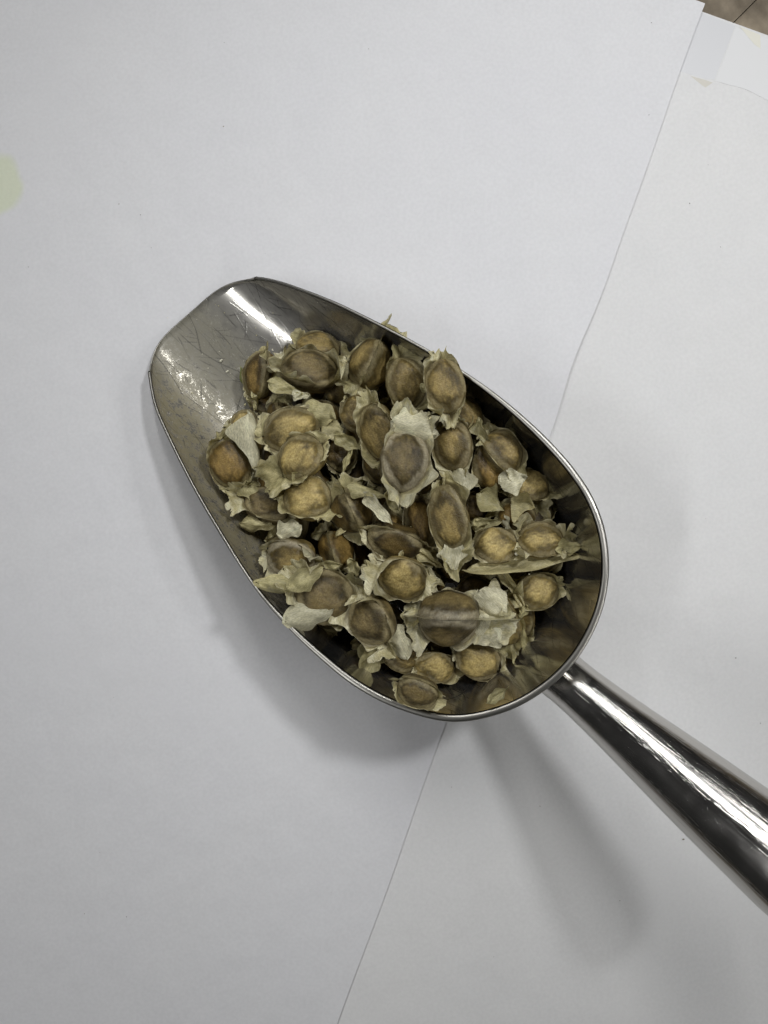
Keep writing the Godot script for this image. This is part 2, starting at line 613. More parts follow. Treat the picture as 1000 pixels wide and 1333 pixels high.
# ------------------------------------------------------------------ seeds
var creams := [Color(0.61, 0.56, 0.325), Color(0.82, 0.79, 0.62), Color(0.71, 0.645, 0.39), Color(0.42, 0.385, 0.22), Color(0.30, 0.33, 0.11)]
var tones := [  # [edge, middle of the face]
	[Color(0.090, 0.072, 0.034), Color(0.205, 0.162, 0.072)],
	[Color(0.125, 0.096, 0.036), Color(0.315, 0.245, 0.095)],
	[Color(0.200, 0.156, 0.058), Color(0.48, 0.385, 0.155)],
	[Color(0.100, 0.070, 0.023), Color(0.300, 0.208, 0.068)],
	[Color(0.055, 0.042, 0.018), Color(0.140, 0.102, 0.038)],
]

func kernel_mesh(a: float, b: float, tone: int, az: Array, groove: float, sd: float, cream: int) -> ArrayMesh:
	var NU := 34
	var NP := 54
	var pts := PackedVector3Array()
	var cols := PackedColorArray()
	var lo: Color = tones[tone][0]
	var hi: Color = (tones[tone][1] as Color) * 1.08
	var husk: Color = (creams[cream] as Color).lerp(Color(0.20, 0.155, 0.075), 0.55)
	var lump := nz.get_noise_2d(sd * 40.0, 3.0)
	for i in NU + 1:
		var u := PI * i / NU
		var su := pow(sin(u), 0.92)
		for k in NP + 1:
			var ph := TAU * (k % NP) / NP
			var near := PI
			for w in az:
				near = minf(near, absf(angle_difference(ph, w)))
			var face := clampf(near / deg_to_rad(60.0), 0.0, 1.0)
			var dirn := Vector3(-cos(u), su * cos(ph), su * sin(ph))
			var nn := nz.get_noise_3d(dirn.x * 32 + sd * 9.0, dirn.y * 32, dirn.z * 32)
			var fine := nz.get_noise_3d(dirn.x * 120 + sd, dirn.y * 300, dirn.z * 300)
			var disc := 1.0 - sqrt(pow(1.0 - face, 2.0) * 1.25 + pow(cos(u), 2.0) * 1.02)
			var crest := exp(-pow(near / deg_to_rad(13.0), 2.0))
			var rr := b * (0.92 + 0.20 * crest + 0.10 * smoothstep(-0.02, 0.16, disc) - 0.22 * clampf(disc, 0.0, 1.0) + 0.10 * nn + 0.015 * fine)
			if groove > 0.0:
				rr += groove * sin(ph * 9.0 + nn * 3.0 + dirn.x * 1.2) * sin(u)
			pts.append(Vector3(-cos(u) * a * (1.0 + 0.05 * nn) * (1.0 + 0.06 * lump * cos(u)), rr * su * cos(ph), rr * su * sin(ph)))
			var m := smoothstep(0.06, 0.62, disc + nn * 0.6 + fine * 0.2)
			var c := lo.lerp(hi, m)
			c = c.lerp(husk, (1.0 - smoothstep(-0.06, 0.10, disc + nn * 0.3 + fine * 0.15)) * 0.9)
			var g := 1.0 + nn * 0.5 + fine * 0.55
			cols.append(Color(c.r * g, c.g * g, c.b * g))
	return grid_mesh(pts, NU, NP, cols)

# one papery wing: from tip to tip along the axis, growing out of the kernel's ridge at azimuth al
func wing_mesh(a: float, b: float, al: float, W: float, eA: float, eB: float, pw: float, curl: float, wr: float, jag: float, cream: int, sd: float, root_brown: float, mid: float) -> ArrayMesh:
	var NX := 84
	var NR := 11
	var half := a + (eA + eB) * 0.5
	var cx := (eB - eA) * 0.5
	var sgn := 1.0 if sin(al) >= 0.0 else -1.0
	var r := RandomNumberGenerator.new()
	r.seed = int(sd * 977.0) + 5
	var cuts := []
	for k in int(1.0 + jag * 6.0):
		cuts.append([r.randf_range(-0.98, 0.98), r.randf_range(0.25, 0.8) * minf(1.0, jag * 2.4), r.randf_range(0.03, 0.22) * (1.0 if r.randf() < 0.5 else -1.0)])
	var pts := PackedVector3Array()
	var cols := PackedColorArray()
	var uvs := PackedVector2Array()
	var u0 := r.randf()
	var v0 := r.randf()
	var cr: Color = creams[cream]
	var cr2: Color = creams[(cream + 2) % 3]
	var lean := r.randf_range(-0.5, 0.5)
	for i in NX + 1:
		var q := -1.0 + 2.0 * i / NX
		q = signf(q) * pow(absf(q), 0.85)
		var x := cx + half * q
		var rk := 0.0
		if absf(x) < a:
			rk = b * 1.08 * pow(1.0 - (x / a) * (x / a), 0.46)
		var n1 := ns.get_noise_2d(x * 8.0 + sd * 31.0, al * 50.0)
		var n2 := nz.get_noise_2d(x * 40.0 + sd * 17.0, al * 90.0)
		var flare := (1.0 + lean * q) * (mid + 1.3 * smoothstep(0.25, 0.85, absf(q)))
		var env := (b + W * flare * (1.0 + n1 * 1.3)) * pow(maxf(1.0 - pow(absf(q), pw), 0.0), 1.0 / pw)
		env += n2 * 0.3 * jag
		var deep := maxf(env - rk, 0.3)
		for c in cuts:
			var d: float = (q - c[0]) / c[2]
			if d >= 0.0 and d < 1.0:
				deep *= 1.0 - c[1] * (1.0 - d)
		deep = maxf(deep, 0.12)
		for j in NR + 1:
			var rho := float(j) / NR
			var d := deep * rho
			var rad := rk + d
			var wob := ns.get_noise_2d(x * 9.0 + sd * 7.0 + al * 40.0, d * 11.0 + sd * 3.0)
			var fold := ns.get_noise_2d(x * 34.0 + sd * 5.0, d * 10.0 + al * 20.0)
			var ang := al + sgn * curl * d / b * (1.0 + 0.8 * n1)
			var off := (wob * wr * 3.2 + fold * wr * 0.55) * smoothstep(0.2, 3.2, d)
			var rd := Vector3(0, cos(ang), sin(ang))
			var nd := Vector3(0, -sin(ang), cos(ang))
			var ex := nz.get_noise_2d(d * 14.0 + sd * 13.0, al * 70.0 + q) * 2.2 * smoothstep(0.5, 1.0, absf(q))
			pts.append(Vector3(x + ex, 0, 0) + rd * rad + nd * off)
			var fibre := nz.get_noise_2d(x * 12.0 + wob * 14.0 + sd, d * 30.0)
			var blot := nz.get_noise_2d(x * 14.0 + sd * 3.0, d * 16.0 + al * 33.0)
			var near := 1.0 - smoothstep(0.05, root_brown, d + blot * 1.3 + (maxf(absf(x) - a, 0.0)) * 0.7)
			var col := cr.lerp(cr2, clampf(0.35 + blot * 1.3, 0, 1)).lerp(Color(0.17, 0.13, 0.06), near * 0.8)
			col = col.lerp(Color(0.84, 0.80, 0.62), smoothstep(0.62, 1.0, rho + blot * 0.5) * 0.5)
			var g := 1.0 + fibre * 0.25 + blot * 0.35
			uvs.append(Vector2(u0 + x / 15.0, v0 + d / 7.0))
			cols.append(Color(col.r * g, col.g * g, col.b * g))
	return grid_mesh(pts, NX, NR, cols, uvs)

# keeps a thing of the given reach inside the bowl's wall
func off_wall(p: Vector3, reach: float, over: float) -> Vector3:
	for k in 9:
		var push := Vector3.ZERO
		for d in 8:
			var dv := Vector3(cos(TAU * d / 8.0), 0, sin(TAU * d / 8.0))
			if floor_y(p + dv * reach) > p.y + over:
				push -= dv
		if push.length() < 0.1:
			break
		p += push.normalized() * 0.7
	return p

func frame_of(ax: float, roll: float, pitch: float) -> Basis:
	var t := deg_to_rad(ax)
	var bs := Basis(Vector3(cos(t), 0, sin(t)), Vector3.UP, Vector3(-sin(t), 0, cos(t)))
	return bs * Basis(Vector3.BACK, deg_to_rad(pitch)) * Basis(Vector3.RIGHT, deg_to_rad(roll))

var placed := []
var smooth := 0
var nicks := []
var seed_count := 0

# kind: F = a face looks up between two wings, C = cupped in its wings, R = one wing stands up along the middle, N = worn, wings mostly gone
func winged(px: float, py: float, h: float, ax: float, a: float, b: float, kind: String, roll: float, pitch: float, W: float, eA: float, eB: float, tone: int, cream: int, label: String, jag := 0.35) -> Node3D:
	seed_count += 1
	var sd := 10.0 + seed_count * 3.7
	var p := at(px, py, h)
	for k in 2:
		var need := floor_y(p) + b * 0.8
		if need > p.y:
			p = at(px, py, need)
	p = off_wall(p, b + 1.0, 1.0)
	var o := root("winged_seed", label, "seed", "winged seeds heaped in the scoop")
	o.transform = Transform3D(frame_of(ax, roll + rng.randf_range(-16, 16) * (0.25 if kind == "R" else 1.0), pitch + rng.randf_range(-11, 11)), p * MM)
	a *= rng.randf_range(0.96, 1.08)
	b *= rng.randf_range(0.94, 1.06)
	var az := []
	var curl := 0.25
	var wr := 0.30
	match kind:
		"F":
			az = [deg_to_rad(53), deg_to_rad(-53), PI]
			curl = -0.20
			wr = 0.24
			b *= 1.07
		"C":
			az = [deg_to_rad(62), deg_to_rad(-62), PI]
			curl = -0.35
			b *= 1.06
		"R":
			az = [deg_to_rad(4), deg_to_rad(118), deg_to_rad(-118)]
			curl = -0.12
		_:
			az = [deg_to_rad(62), deg_to_rad(-75), deg_to_rad(172)]
			curl = 0.1
	for k in 3:
		az[k] += deg_to_rad(rng.randf_range(-11, 11))
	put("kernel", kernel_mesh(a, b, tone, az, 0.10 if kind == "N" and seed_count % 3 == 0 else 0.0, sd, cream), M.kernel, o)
	for k in 3:
		var w := W
		var ea := eA
		var eb := eB
		if k == 2 and kind != "R":
			w *= 0.7
		if kind == "R" and k == 0:
			w = maxf(W * 0.62, 1.4)
			wr = 0.06
		elif kind == "R":
			wr = 0.30
		w *= rng.randf_range(0.55, 1.25)
		var m := wing_mesh(a, b, az[k], w, ea * rng.randf_range(0.8, 1.15), eb * rng.randf_range(0.8, 1.15), 1.9 if kind != "R" else 1.7, (curl + rng.randf_range(-0.3, 0.3)) * (0.15 if kind == "R" and k == 0 else 1.0), wr, jag, cream, sd + k * 1.3, 2.1 if kind != "N" else 1.2, 0.8 if kind == "R" and k == 0 else 0.45)
		put("wing", m, M["husk%d" % ((seed_count + k) % 2)], o)
	placed.append(p)
	return o

# a loose scrap of husk: a curled, ragged leaf of lx by lz mm
func flake(px: float, py: float, h: float, ax: float, lx: float, lz: float, roll: float, pitch: float, bend: float, cream: int, label: String, pointed := 0.35) -> MeshInstance3D:
	seed_count += 1
	var sd := 200.0 + seed_count * 4.1
	var NX := 22
	var NZ := 12
	var pts := PackedVector3Array()
	var cols := PackedColorArray()
	var uvs := PackedVector2Array()
	var cr: Color = creams[cream]
	for i in NX + 1:
		var u := -1.0 + 2.0 * i / NX
		var wdt := lz * 0.5 * pow(maxf(1.0 - pow(absf(u), 2.2), 0.0), pointed + 0.2) * (1.0 - 0.35 * u) * (1.0 + 0.5 * ns.get_noise_2d(u * 45.0 + sd * 2.0, 9.0))
		for j in NZ + 1:
			var v := -1.0 + 2.0 * j / NZ
			var n := nz.get_noise_2d(u * 18.0 + sd * 9.0, v * 14.0)
			var edge := nz.get_noise_2d(u * 34.0 + sd * 5.0, v * 30.0 + 7.0)
			var z := v * wdt * (1.0 + edge * 0.25 * absf(v))
			var x := u * lx * 0.5 * (1.0 + 0.35 * nz.get_noise_2d(v * 60.0 + sd, 3.0) * absf(u))
			var y := 1.7 * bend * (z * z) / maxf(lz, 0.1) + n * 1.1 + ns.get_noise_2d(u * 60.0 + sd * 3.0, v * 40.0) * 0.55 + bend * 0.25 * x * x / lx
			pts.append(Vector3(x, y, z))
			var fibre := nz.get_noise_2d(u * 12.0 + sd, v * 70.0)
			var g := 1.0 + fibre * 0.35 + n * 0.35
			uvs.append(Vector2(sd + x / 15.0, sd * 0.7 + z / 7.0))
			cols.append(Color(cr.r * g, cr.g * g, cr.b * g))
	var p := at(px, py, h)
	var need := floor_y(p) + 0.8
	if need > p.y:
		p = at(px, py, need)
	p = off_wall(p, maxf(lx, lz) * 0.42, -0.5)
	var m := put("husk_flake", grid_mesh(pts, NX, NZ, cols, uvs), M["husk%d" % (seed_count % 2)])
	m.transform = Transform3D(frame_of(ax, roll, pitch), p * MM)
	tag(m, label, "husk flake", "loose scraps of husk in the scoop")
	return m

func build_seeds() -> void:
	# near the mouth
	winged(341, 489, 9, 100, 6.4, 4.4, "F", 14, 0, 1.6, 2.0, 2.0, 3, 0, "brown seed nearest the scoop's open mouth with a green sliver beside it")
	winged(402, 486, 15, 8, 7.0, 5.0, "F", -6, 0, 3.2, 3.6, 4.2, 0, 2, "large purplish seed with a wide ragged husk near the mouth, pale crumb on it")
	winged(414, 456, 10, 14, 6.0, 4.2, "F", -18, 0, 1.6, 2.0, 3.0, 1, 3, "dull seed behind the large purplish one, against the wall by the mouth")
	winged(482, 474, 19, 113, 6.0, 5.6, "R", -4, 0, 5.0, 6.5, 4.5, 1, 0, "round brown seed with a long thin wing standing up beyond the rim")
	winged(527, 500, 21, 80, 6.2, 5.0, "F", 4, 0, 2.0, 3.2, 2.6, 1, 0, "tan seed with papery flaps between the standing wing and the pointed seed")
	winged(580, 505, 33, 82, 6.6, 4.7, "F", 6, 4, 1.7, 3.2, 3.0, 1, 2, "pointed oval seed touching the rim, thin pale border and dark ring", 0.2)
	winged(468, 540, 19, 60, 4.9, 4.8, "N", 0, 0, 0.5, 0.8, 0.8, 1, 0, "bare round tan seed with a seam, below the standing wing")
	winged(381, 560, 20, -12, 7.6, 5.6, "N", 10, 0, 1.2, 2.0, 4.5, 2, 0, "plump grooved golden seed with a torn flap, topmost near the mouth")
	winged(395, 598, 24, -38, 6.0, 4.9, "F", -4, 0, 2.6, 6.0, 2.2, 2, 0, "bright tan seed whose broad pale husk spreads towards the mouth side")
	winged(302, 604, 14, 84, 6.2, 4.9, "C", 8, 0, 2.4, 2.6, 2.6, 3, 0, "orange-brown seed cupped in its husk against the dusty wall")
	winged(318, 551, 10, 150, 3.4, 3.0, "N", 0, 0, 0.4, 0.6, 1.4, 2, 2, "smallest bare tan seed behind the curled white flap")
	winged(442, 592, 17, 70, 5.0, 4.4, "N", 0, 0, 0.8, 1.0, 1.0, 4, 0, "dark brown seed in a gap with a stiff pale strip over it")
	winged(497, 562, 25, 70, 7.2, 4.6, "F", 22, 0, 2.6, 4.0, 2.0, 1, 0, "narrow seed tucked behind the white-topped large seed")
	winged(526, 603, 33, 97, 6.9, 6.3, "F", 4, 4, 2.9, 8.6, 3.4, 0, 1, "largest dark-faced seed with a white papery top, centre of the heap", 0.22)
	winged(590, 580, 29, 84, 6.3, 4.8, "F", -4, 0, 2.0, 2.6, 3.8, 1, 2, "seed between the pointed seed and the long tailed one, white lobe below", 0.3)
	winged(640, 606, 25, 112, 5.8, 5.4, "N", 0, 0, 1.2, 3.4, 1.0, 3, 3, "plump orange-brown seed by the wall with a curled wing above")
	winged(704, 625, 24, 4, 5.2, 4.4, "F", -10, 0, 1.8, 2.4, 3.4, 2, 3, "dull tan seed pressed against the steel wall, in shade")
	winged(674, 674, 24, 8, 4.8, 3.8, "N", 0, 0, 1.2, 1.0, 3.4, 3, 3, "brown seed below the crumpled cream flake, above the half-moon pair")
	winged(585, 674, 30, 80, 8.0, 4.4, "F", -10, -4, 2.2, 2.0, 6.5, 1, 0, "long grey-tan seed with a straight wing edge and a pale tail", 0.2)
	winged(549, 682, 23, 84, 6.4, 4.2, "N", 0, 0, 0.5, 0.8, 0.8, 3, 0, "brown seed half hidden beside the straight wing of the long seed")
	# middle
	winged(401, 650, 23, 18, 6.2, 5.2, "F", -4, 0, 2.6, 2.4, 4.6, 2, 0, "golden-faced seed with a scalloped husk, below the bright tan seed", 0.5)
	winged(346, 660, 15, 24, 6.0, 4.4, "F", -16, 0, 2.2, 5.4, 2.0, 0, 2, "low purplish seed with pale flaps reaching to the dusty wall")
	winged(459, 664, 24, 66, 5.8, 4.9, "R", -12, 0, 2.0, 4.0, 2.8, 4, 0, "dark seed split by a thin wing line under a folded flap")
	winged(516, 703, 25, 18, 7.0, 4.6, "F", 16, 0, 1.8, 2.2, 5.2, 4, 2, "dark shaded seed with a long olive edge, above the golden cup")
	winged(380, 725, 22, 12, 5.8, 5.2, "F", 0, 0, 2.2, 2.2, 2.6, 1, 1, "tan seed with a white tuft, above the big flapped purple seed", 0.5)
	winged(437, 716, 20, 74, 5.0, 4.6, "R", 0, 0, 1.6, 2.0, 1.6, 3, 0, "small ridged brown seed with two pale scraps in front")
	winged(525, 750, 29, 14, 5.6, 4.8, "C", 6, 0, 3.0, 3.6, 3.4, 2, 2, "golden ball of a seed deep in a cream cup", 0.25)
	winged(421, 776, 28, 38, 6.9, 6.2, "F", 0, 0, 3.4, 5.0, 4.2, 0, 2, "big purple-brown seed with pale lobes hanging over the near rim", 0.35)
	winged(487, 806, 29, 60, 6.2, 5.6, "F", 4, 0, 3.0, 2.6, 3.8, 0, 2, "dark fuzzy seed with a pale skirt, beside the big flapped purple seed", 0.4)
	# towards the handle
	winged(584, 803, 31, 1, 7.4, 6.2, "R", -15, 0, 3.0, 3.4, 9.0, 0, 1, "large seed lying on its side, a straight ridge between two dark faces", 0.2)
	winged(645, 713, 27, -4, 5.4, 4.2, "C", -10, 0, 1.8, 1.6, 1.4, 2, 2, "half-moon golden seed, first of the pair above the long strip", 0.2)
	winged(702, 706, 27, 6, 5.8, 4.3, "C", -10, 0, 2.2, 1.6, 2.6, 2, 2, "half-moon tan seed nearer the back wall, second of the pair above the strip", 0.3)
	winged(698, 771, 24, -12, 5.2, 4.6, "C", 8, 0, 2.6, 1.8, 2.6, 2, 0, "golden seed in a deep angular husk cup facing the back wall", 0.15)
	winged(565, 871, 25, 6, 5.0, 3.8, "F", 6, 0, 1.8, 1.8, 2.2, 2, 2, "small tan seed with pointed husk corners, near the back rim", 0.35)
	winged(624, 869, 25, 34, 5.4, 4.5, "C", 0, 0, 1.8, 1.6, 1.6, 2, 2, "tan seed in a round bowl-like husk close to the handle side rim", 0.4)
	winged(516, 866, 24, 30, 5.0, 4.4, "F", -8, 0, 2.4, 2.4, 2.4, 1, 2, "brown patched seed with a cream fringe below the dark fuzzy seed", 0.5)
	winged(563, 850, 19, 10, 5.2, 4.2, "N", 0, 0, 0.5, 0.6, 0.6, 4, 0, "dark tan seed peeping out behind the small pointed tan seed")
	winged(653, 808, 25, 70, 6.2, 4.4, "F", 10, 0, 2.0, 2.0, 2.0, 2, 3, "translucent brown husked seed behind the side-lying seed's pale end")
	winged(679, 800, 21, 80, 5.2, 3.4, "F", 20, 0, 1.4, 2.4, 2.4, 1, 0, "slim seed upright among shards at the dark back wall")
	winged(617, 662, 21, 60, 3.8, 3.4, "N", 0, 0, 0.6, 0.6, 0.6, 4, 3, "small dark seed in the gap beside the long tailed seed")
	winged(622, 692, 20, 20, 4.2, 3.6, "N", 0, 0, 0.6, 0.8, 0.8, 4, 3, "small dark seed under the half-moon pair's near end")

	nicks = ["the mouthmost brown seed", "the big purplish seed", "the dull seed behind it", "the standing thin wing", "the flapped tan seed", "the pointed rim seed", "the bare seamed seed", "the grooved golden seed", "the bright tan seed", "the cupped orange-brown seed", "the smallest bare seed", "the dark seed in the gap", "the narrow tucked seed", "the largest seed", "the white-lobed seed", "the plump orange-brown seed", "the shaded wall seed", "the seed under the cream flake", "the long tailed seed", "the half-hidden brown seed", "the scalloped golden seed", "the low purplish seed", "the wing-split dark seed", "the olive-edged dark seed", "the white-tufted seed", "the small ridged seed", "the golden cup seed", "the flapped purple seed", "the fuzzy skirted seed", "the side-lying seed", "the first half-moon seed", "the second half-moon seed", "the deep angular cup", "the pointed-corner seed", "the bowl-husked seed", "the cream-fringed seed", "the peeping dark seed", "the translucent husked seed", "the slim upright seed", "the little gap seed", "the little dark seed", "the far-wall dull seed", "the far-wall dim seed", "the grey-centred husk"]
	winged(612, 533, 25, 60, 5.6, 4.6, "F", -22, 0, 1.6, 2.4, 2.4, 1, 3, "dull shaded seed against the wall beyond the pointed one")
	winged(664, 578, 27, 52, 5.8, 4.6, "F", -24, 0, 1.8, 2.6, 2.6, 1, 3, "dim brown seed lying along the far wall above the plump orange-brown one")
	winged(543, 898, 20, 20, 4.4, 3.4, "F", 10, 0, 1.4, 1.6, 1.6, 0, 0, "small grey-centred husk at the back rim below the pointed-corner seed")
	# scraps of husk
	flake(331, 576, 20, 82, 15.0, 6.0, -38, 0, -1.1, 1, "curled white flap standing between the orange-brown and the grooved seed")
	flake(322, 500, 5, 70, 9.0, 2.2, 20, 0, 0.4, 4, "thin green sliver of husk beside the seed nearest the mouth", 0.8)
	flake(372, 506, 20, 20, 9.0, 3.2, 0, 6, 0.3, 0, "pale torn strip in front of the large purplish seed")
	flake(392, 515, 20, 2, 4.2, 2.2, 10, 0, 0.2, 1, "small square white scrap at the purplish seed's near edge", 0.1)
	flake(366, 530, 13, 60, 5.0, 4.2, 10, 0, -0.8, 3, "dull olive scrap low between the purplish and the grooved seed")
	flake(415, 540, 22, 15, 8.0, 7.0, 14, 0, -0.7, 0, "pale crumpled scrap leaning on the grooved seed's far side")
	flake(452, 575, 24, 30, 7.0, 4.0, 20, 0, 0.6, 0, "pale ragged scrap over the dark brown seed in the gap")
	flake(452, 600, 23, 110, 6.2, 1.7, 12, 0, 0.2, 0, "stiff pale strip lying across the dark brown seed", 0.2)
	flake(668, 626, 31, -14, 6.8, 5.4, 0, 8, 0.2, 1, "smooth translucent square flake near the wall", 0.15)
	flake(681, 654, 29, 20, 6.0, 6.4, 24, 0, 0.9, 2, "crumpled cream flake under the smooth translucent one")
	flake(638, 655, 26, 30, 8.0, 6.2, -10, 0, 0.7, 3, "grey-green flake below the plump orange-brown seed")
	flake(633, 682, 25, -8, 8.5, 3.6, 14, 0, 0.6, 0, "pale scoop-shaped flake above the half-moon seeds")
	flake(634, 568, 30, 68, 9.6, 3.2, 46, 0, 1.2, 3, "grey curled wing scrap rising beside the wall")
	flake(478, 640, 31, 14, 10.0, 4.0, -16, 0, -0.9, 0, "folded pale flap bridging to the largest seed")
	flake(492, 662, 31, 48, 10.0, 4.4, 8, 0, 0.5, 1, "split pale flap below the largest seed's lower end")
	flake(512, 652, 33, 60, 6.0, 4.4, 0, 0, 0.4, 0, "rounded pale tab at the largest seed's lower end")
	flake(427, 738, 25, -10, 6.8, 4.2, 8, 0, 0.7, 0, "pale ragged scrap in front of the small ridged seed")
	flake(461, 739, 25, 70, 5.0, 3.6, 16, 0, 0.5, 0, "upright pale scrap beside the small ridged seed")
	flake(362, 763, 34, 8, 11.5, 5.2, 10, 0, -0.8, 0, "long pale lobe pointing over the near wall")
	flake(396, 752, 36, -28, 9.6, 6.4, -16, 0, -0.9, 0, "second pale lobe on top of the big flapped purple seed")
	flake(401, 815, 34, -16, 12.0, 8.0, 8, 0, -0.9, 1, "whitish lobe hanging over the near rim")
	flake(458, 772, 27, 20, 8.0, 7.0, -16, 0, 0.7, 3, "grey translucent flake between the purple seed and the golden cup")
	flake(518, 838, 30, 60, 9.0, 6.6, 10, 0, -0.7, 1, "white lobe at the dark fuzzy seed's side")
	flake(486, 852, 27, 20, 8.0, 5.2, 0, 0, -0.6, 0, "cream skirt scrap below the dark fuzzy seed")
	flake(477, 869, 25, 118, 8.4, 6.0, -18, 0, 0.6, 0, "olive flake standing at the near rim below the cream skirt", 0.15)
	flake(642, 785, 33, 40, 8.6, 6.4, 6, 0, -0.4, 1, "pale flap at the side-lying seed's far end, upper of two", 0.2)
	flake(640, 822, 32, 60, 8.8, 7.4, -6, 0, -0.5, 1, "pale rounded flap at the side-lying seed's far end, lower of two", 0.2)
	flake(536, 806, 29, 100, 6.0, 4.2, 10, 0, 0.5, 0, "pale triangular scrap at the side-lying seed's near end", 0.5)
	flake(681, 735, 29, -8, 27.5, 5.2, -48, -2, 0.25, 2, "long cream strip standing below the half-moon seeds", 0.16)
	flake(747, 714, 30, -10, 6.0, 4.0, -14, 0, 0.5, 0, "twisted tip beyond the long cream strip near the back wall", 0.5)
	flake(668, 763, 26, 58, 13.0, 3.0, 34, 0, 0.5, 2, "narrow cream strip sloping down beside the deep angular cup")
	flake(676, 822, 25, 76, 9.0, 4.6, 26, 0, 0.5, 0, "bent pale shard among the upright husks at the back wall", 0.5)
	flake(671, 858, 22, 64, 7.0, 4.6, 30, 0, 0.2, 0, "lone pale triangular shard on the dark back wall", 0.6)
	flake(648, 905, 27, -34, 6.0, 3.0, 10, 0, 0.3, 3, "small dull shard just inside the back rim by the handle", 0.6)
	flake(590, 722, 31, 86, 8.0, 6.0, 6, 0, 0.4, 1, "white tail scrap at the lower end of the long seed")
	flake(556, 725, 26, 36, 9.5, 2.6, 30, 0, 0.4, 2, "thin cream edge curling beside the golden cup")
	flake(334, 684, 18, 4, 9.0, 4.4, 16, 0, -0.7, 2, "pale flap of the low purplish seed near the dusty wall")
	flake(331, 643, 18, 60, 7.6, 5.4, -22, 0, -0.7, 0, "folded pale flap beside the orange-brown seed's husk")
	flake(376, 690, 26, -20, 6.4, 5.2, 0, 0, -0.8, 1, "white tuft on the tan seed's upper edge")
	flake(540, 557, 36.5, 16, 11.0, 8.0, 8, 6, -0.9, 1, "crisp white sheet end on the largest seed's top")
	flake(602, 627, 31, 70, 6.6, 6.4, 8, 0, -0.9, 1, "round white lobe below the seed by the pointed one")

	# seeds lower in the heap that show only through the gaps
	var hull := [[318, 560], [345, 505], [430, 470], [520, 480], [615, 522], [704, 592], [745, 695], [715, 780], [690, 830], [640, 880], [560, 885], [490, 850], [420, 790], [360, 710], [320, 640]]
	var poly := PackedVector2Array()
	for q in hull:
		poly.append(Vector2(q[0], q[1]))
	var tops := placed.duplicate()
	var said := {}
	var tries := 0
	var got := 0
	while tries < 3500 and got < 56:
		tries += 1
		var q := Vector2(rng.randf_range(310, 740), rng.randf_range(465, 890))
		if not Geometry2D.is_point_in_polygon(q, poly):
			continue
		var ws := 0.0
		var hs := 0.0
		for t in tops:
			var tp := to_px(t)
			var w := 1.0 / (tp.distance_squared_to(q) + 300.0)
			w *= w
			ws += w
			hs += w * t.y
		var h: float = hs / ws - rng.randf_range(7.0, 12.0)
		var p := at(q.x, q.y, h)
		var fl := floor_y(p) + 3.4
		if fl > p.y:
			p = at(q.x, q.y, fl)
			if fl > hs / ws - 3.0:
				continue
		var ok := true
		for t in placed:
			if p.distance_to(t) < 7.6:
				ok = false
				break
		if not ok:
			continue
		got += 1
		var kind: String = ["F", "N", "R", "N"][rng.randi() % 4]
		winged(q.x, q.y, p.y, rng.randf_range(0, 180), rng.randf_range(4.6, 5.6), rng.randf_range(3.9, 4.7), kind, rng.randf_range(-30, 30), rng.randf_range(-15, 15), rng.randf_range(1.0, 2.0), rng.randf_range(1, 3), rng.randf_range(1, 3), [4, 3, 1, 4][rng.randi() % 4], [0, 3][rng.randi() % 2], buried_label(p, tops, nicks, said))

func buried_label(p: Vector3, tops: Array, nick: Array, said: Dictionary) -> String:
	var order := range(tops.size())
	order.sort_custom(func(x, y): return p.distance_to(tops[x]) < p.distance_to(tops[y]))
	for how in ["dark seed buried between %s and %s", "dark seed lying deeper between %s and %s", "dark seed at the bottom, between %s and %s"]:
		for k in 3:
			var t: String = how % [nick[order[0]], nick[order[k + 1]]]
			if not said.has(t):
				said[t] = true
				return t
	return "dark seed buried in the heap"

func small_scraps() -> void:
	var r := RandomNumberGenerator.new()
	r.seed = 515
	var said := {}
	var got := 0
	for k in 400:
		if got >= 40:
			break
		var i := r.randi() % 44
		var jn := r.randi() % 44
		var d: float = placed[i].distance_to(placed[jn])
		if i == jn or d > 16.0 or d < 6.0:
			continue
		var t := "small pale scrap between %s and %s" % [nicks[mini(i, jn)], nicks[maxi(i, jn)]]
		if said.has(t):
			continue
		said[t] = true
		got += 1
		var m: Vector3 = placed[i].lerp(placed[jn], r.randf_range(0.4, 0.6)) + Vector3(r.randf_range(-1.5, 1.5), r.randf_range(0.5, 3.5), r.randf_range(-1.5, 1.5))
		var q := to_px(m)
		flake(q.x, q.y, m.y, r.randf_range(0, 180), r.randf_range(3.5, 8.5), r.randf_range(1.6, 4.0), r.randf_range(-55, 55), r.randf_range(-25, 25), r.randf_range(-1.0, 1.0), [0, 1, 2, 0][r.randi() % 4], t, r.randf_range(0.2, 0.7))

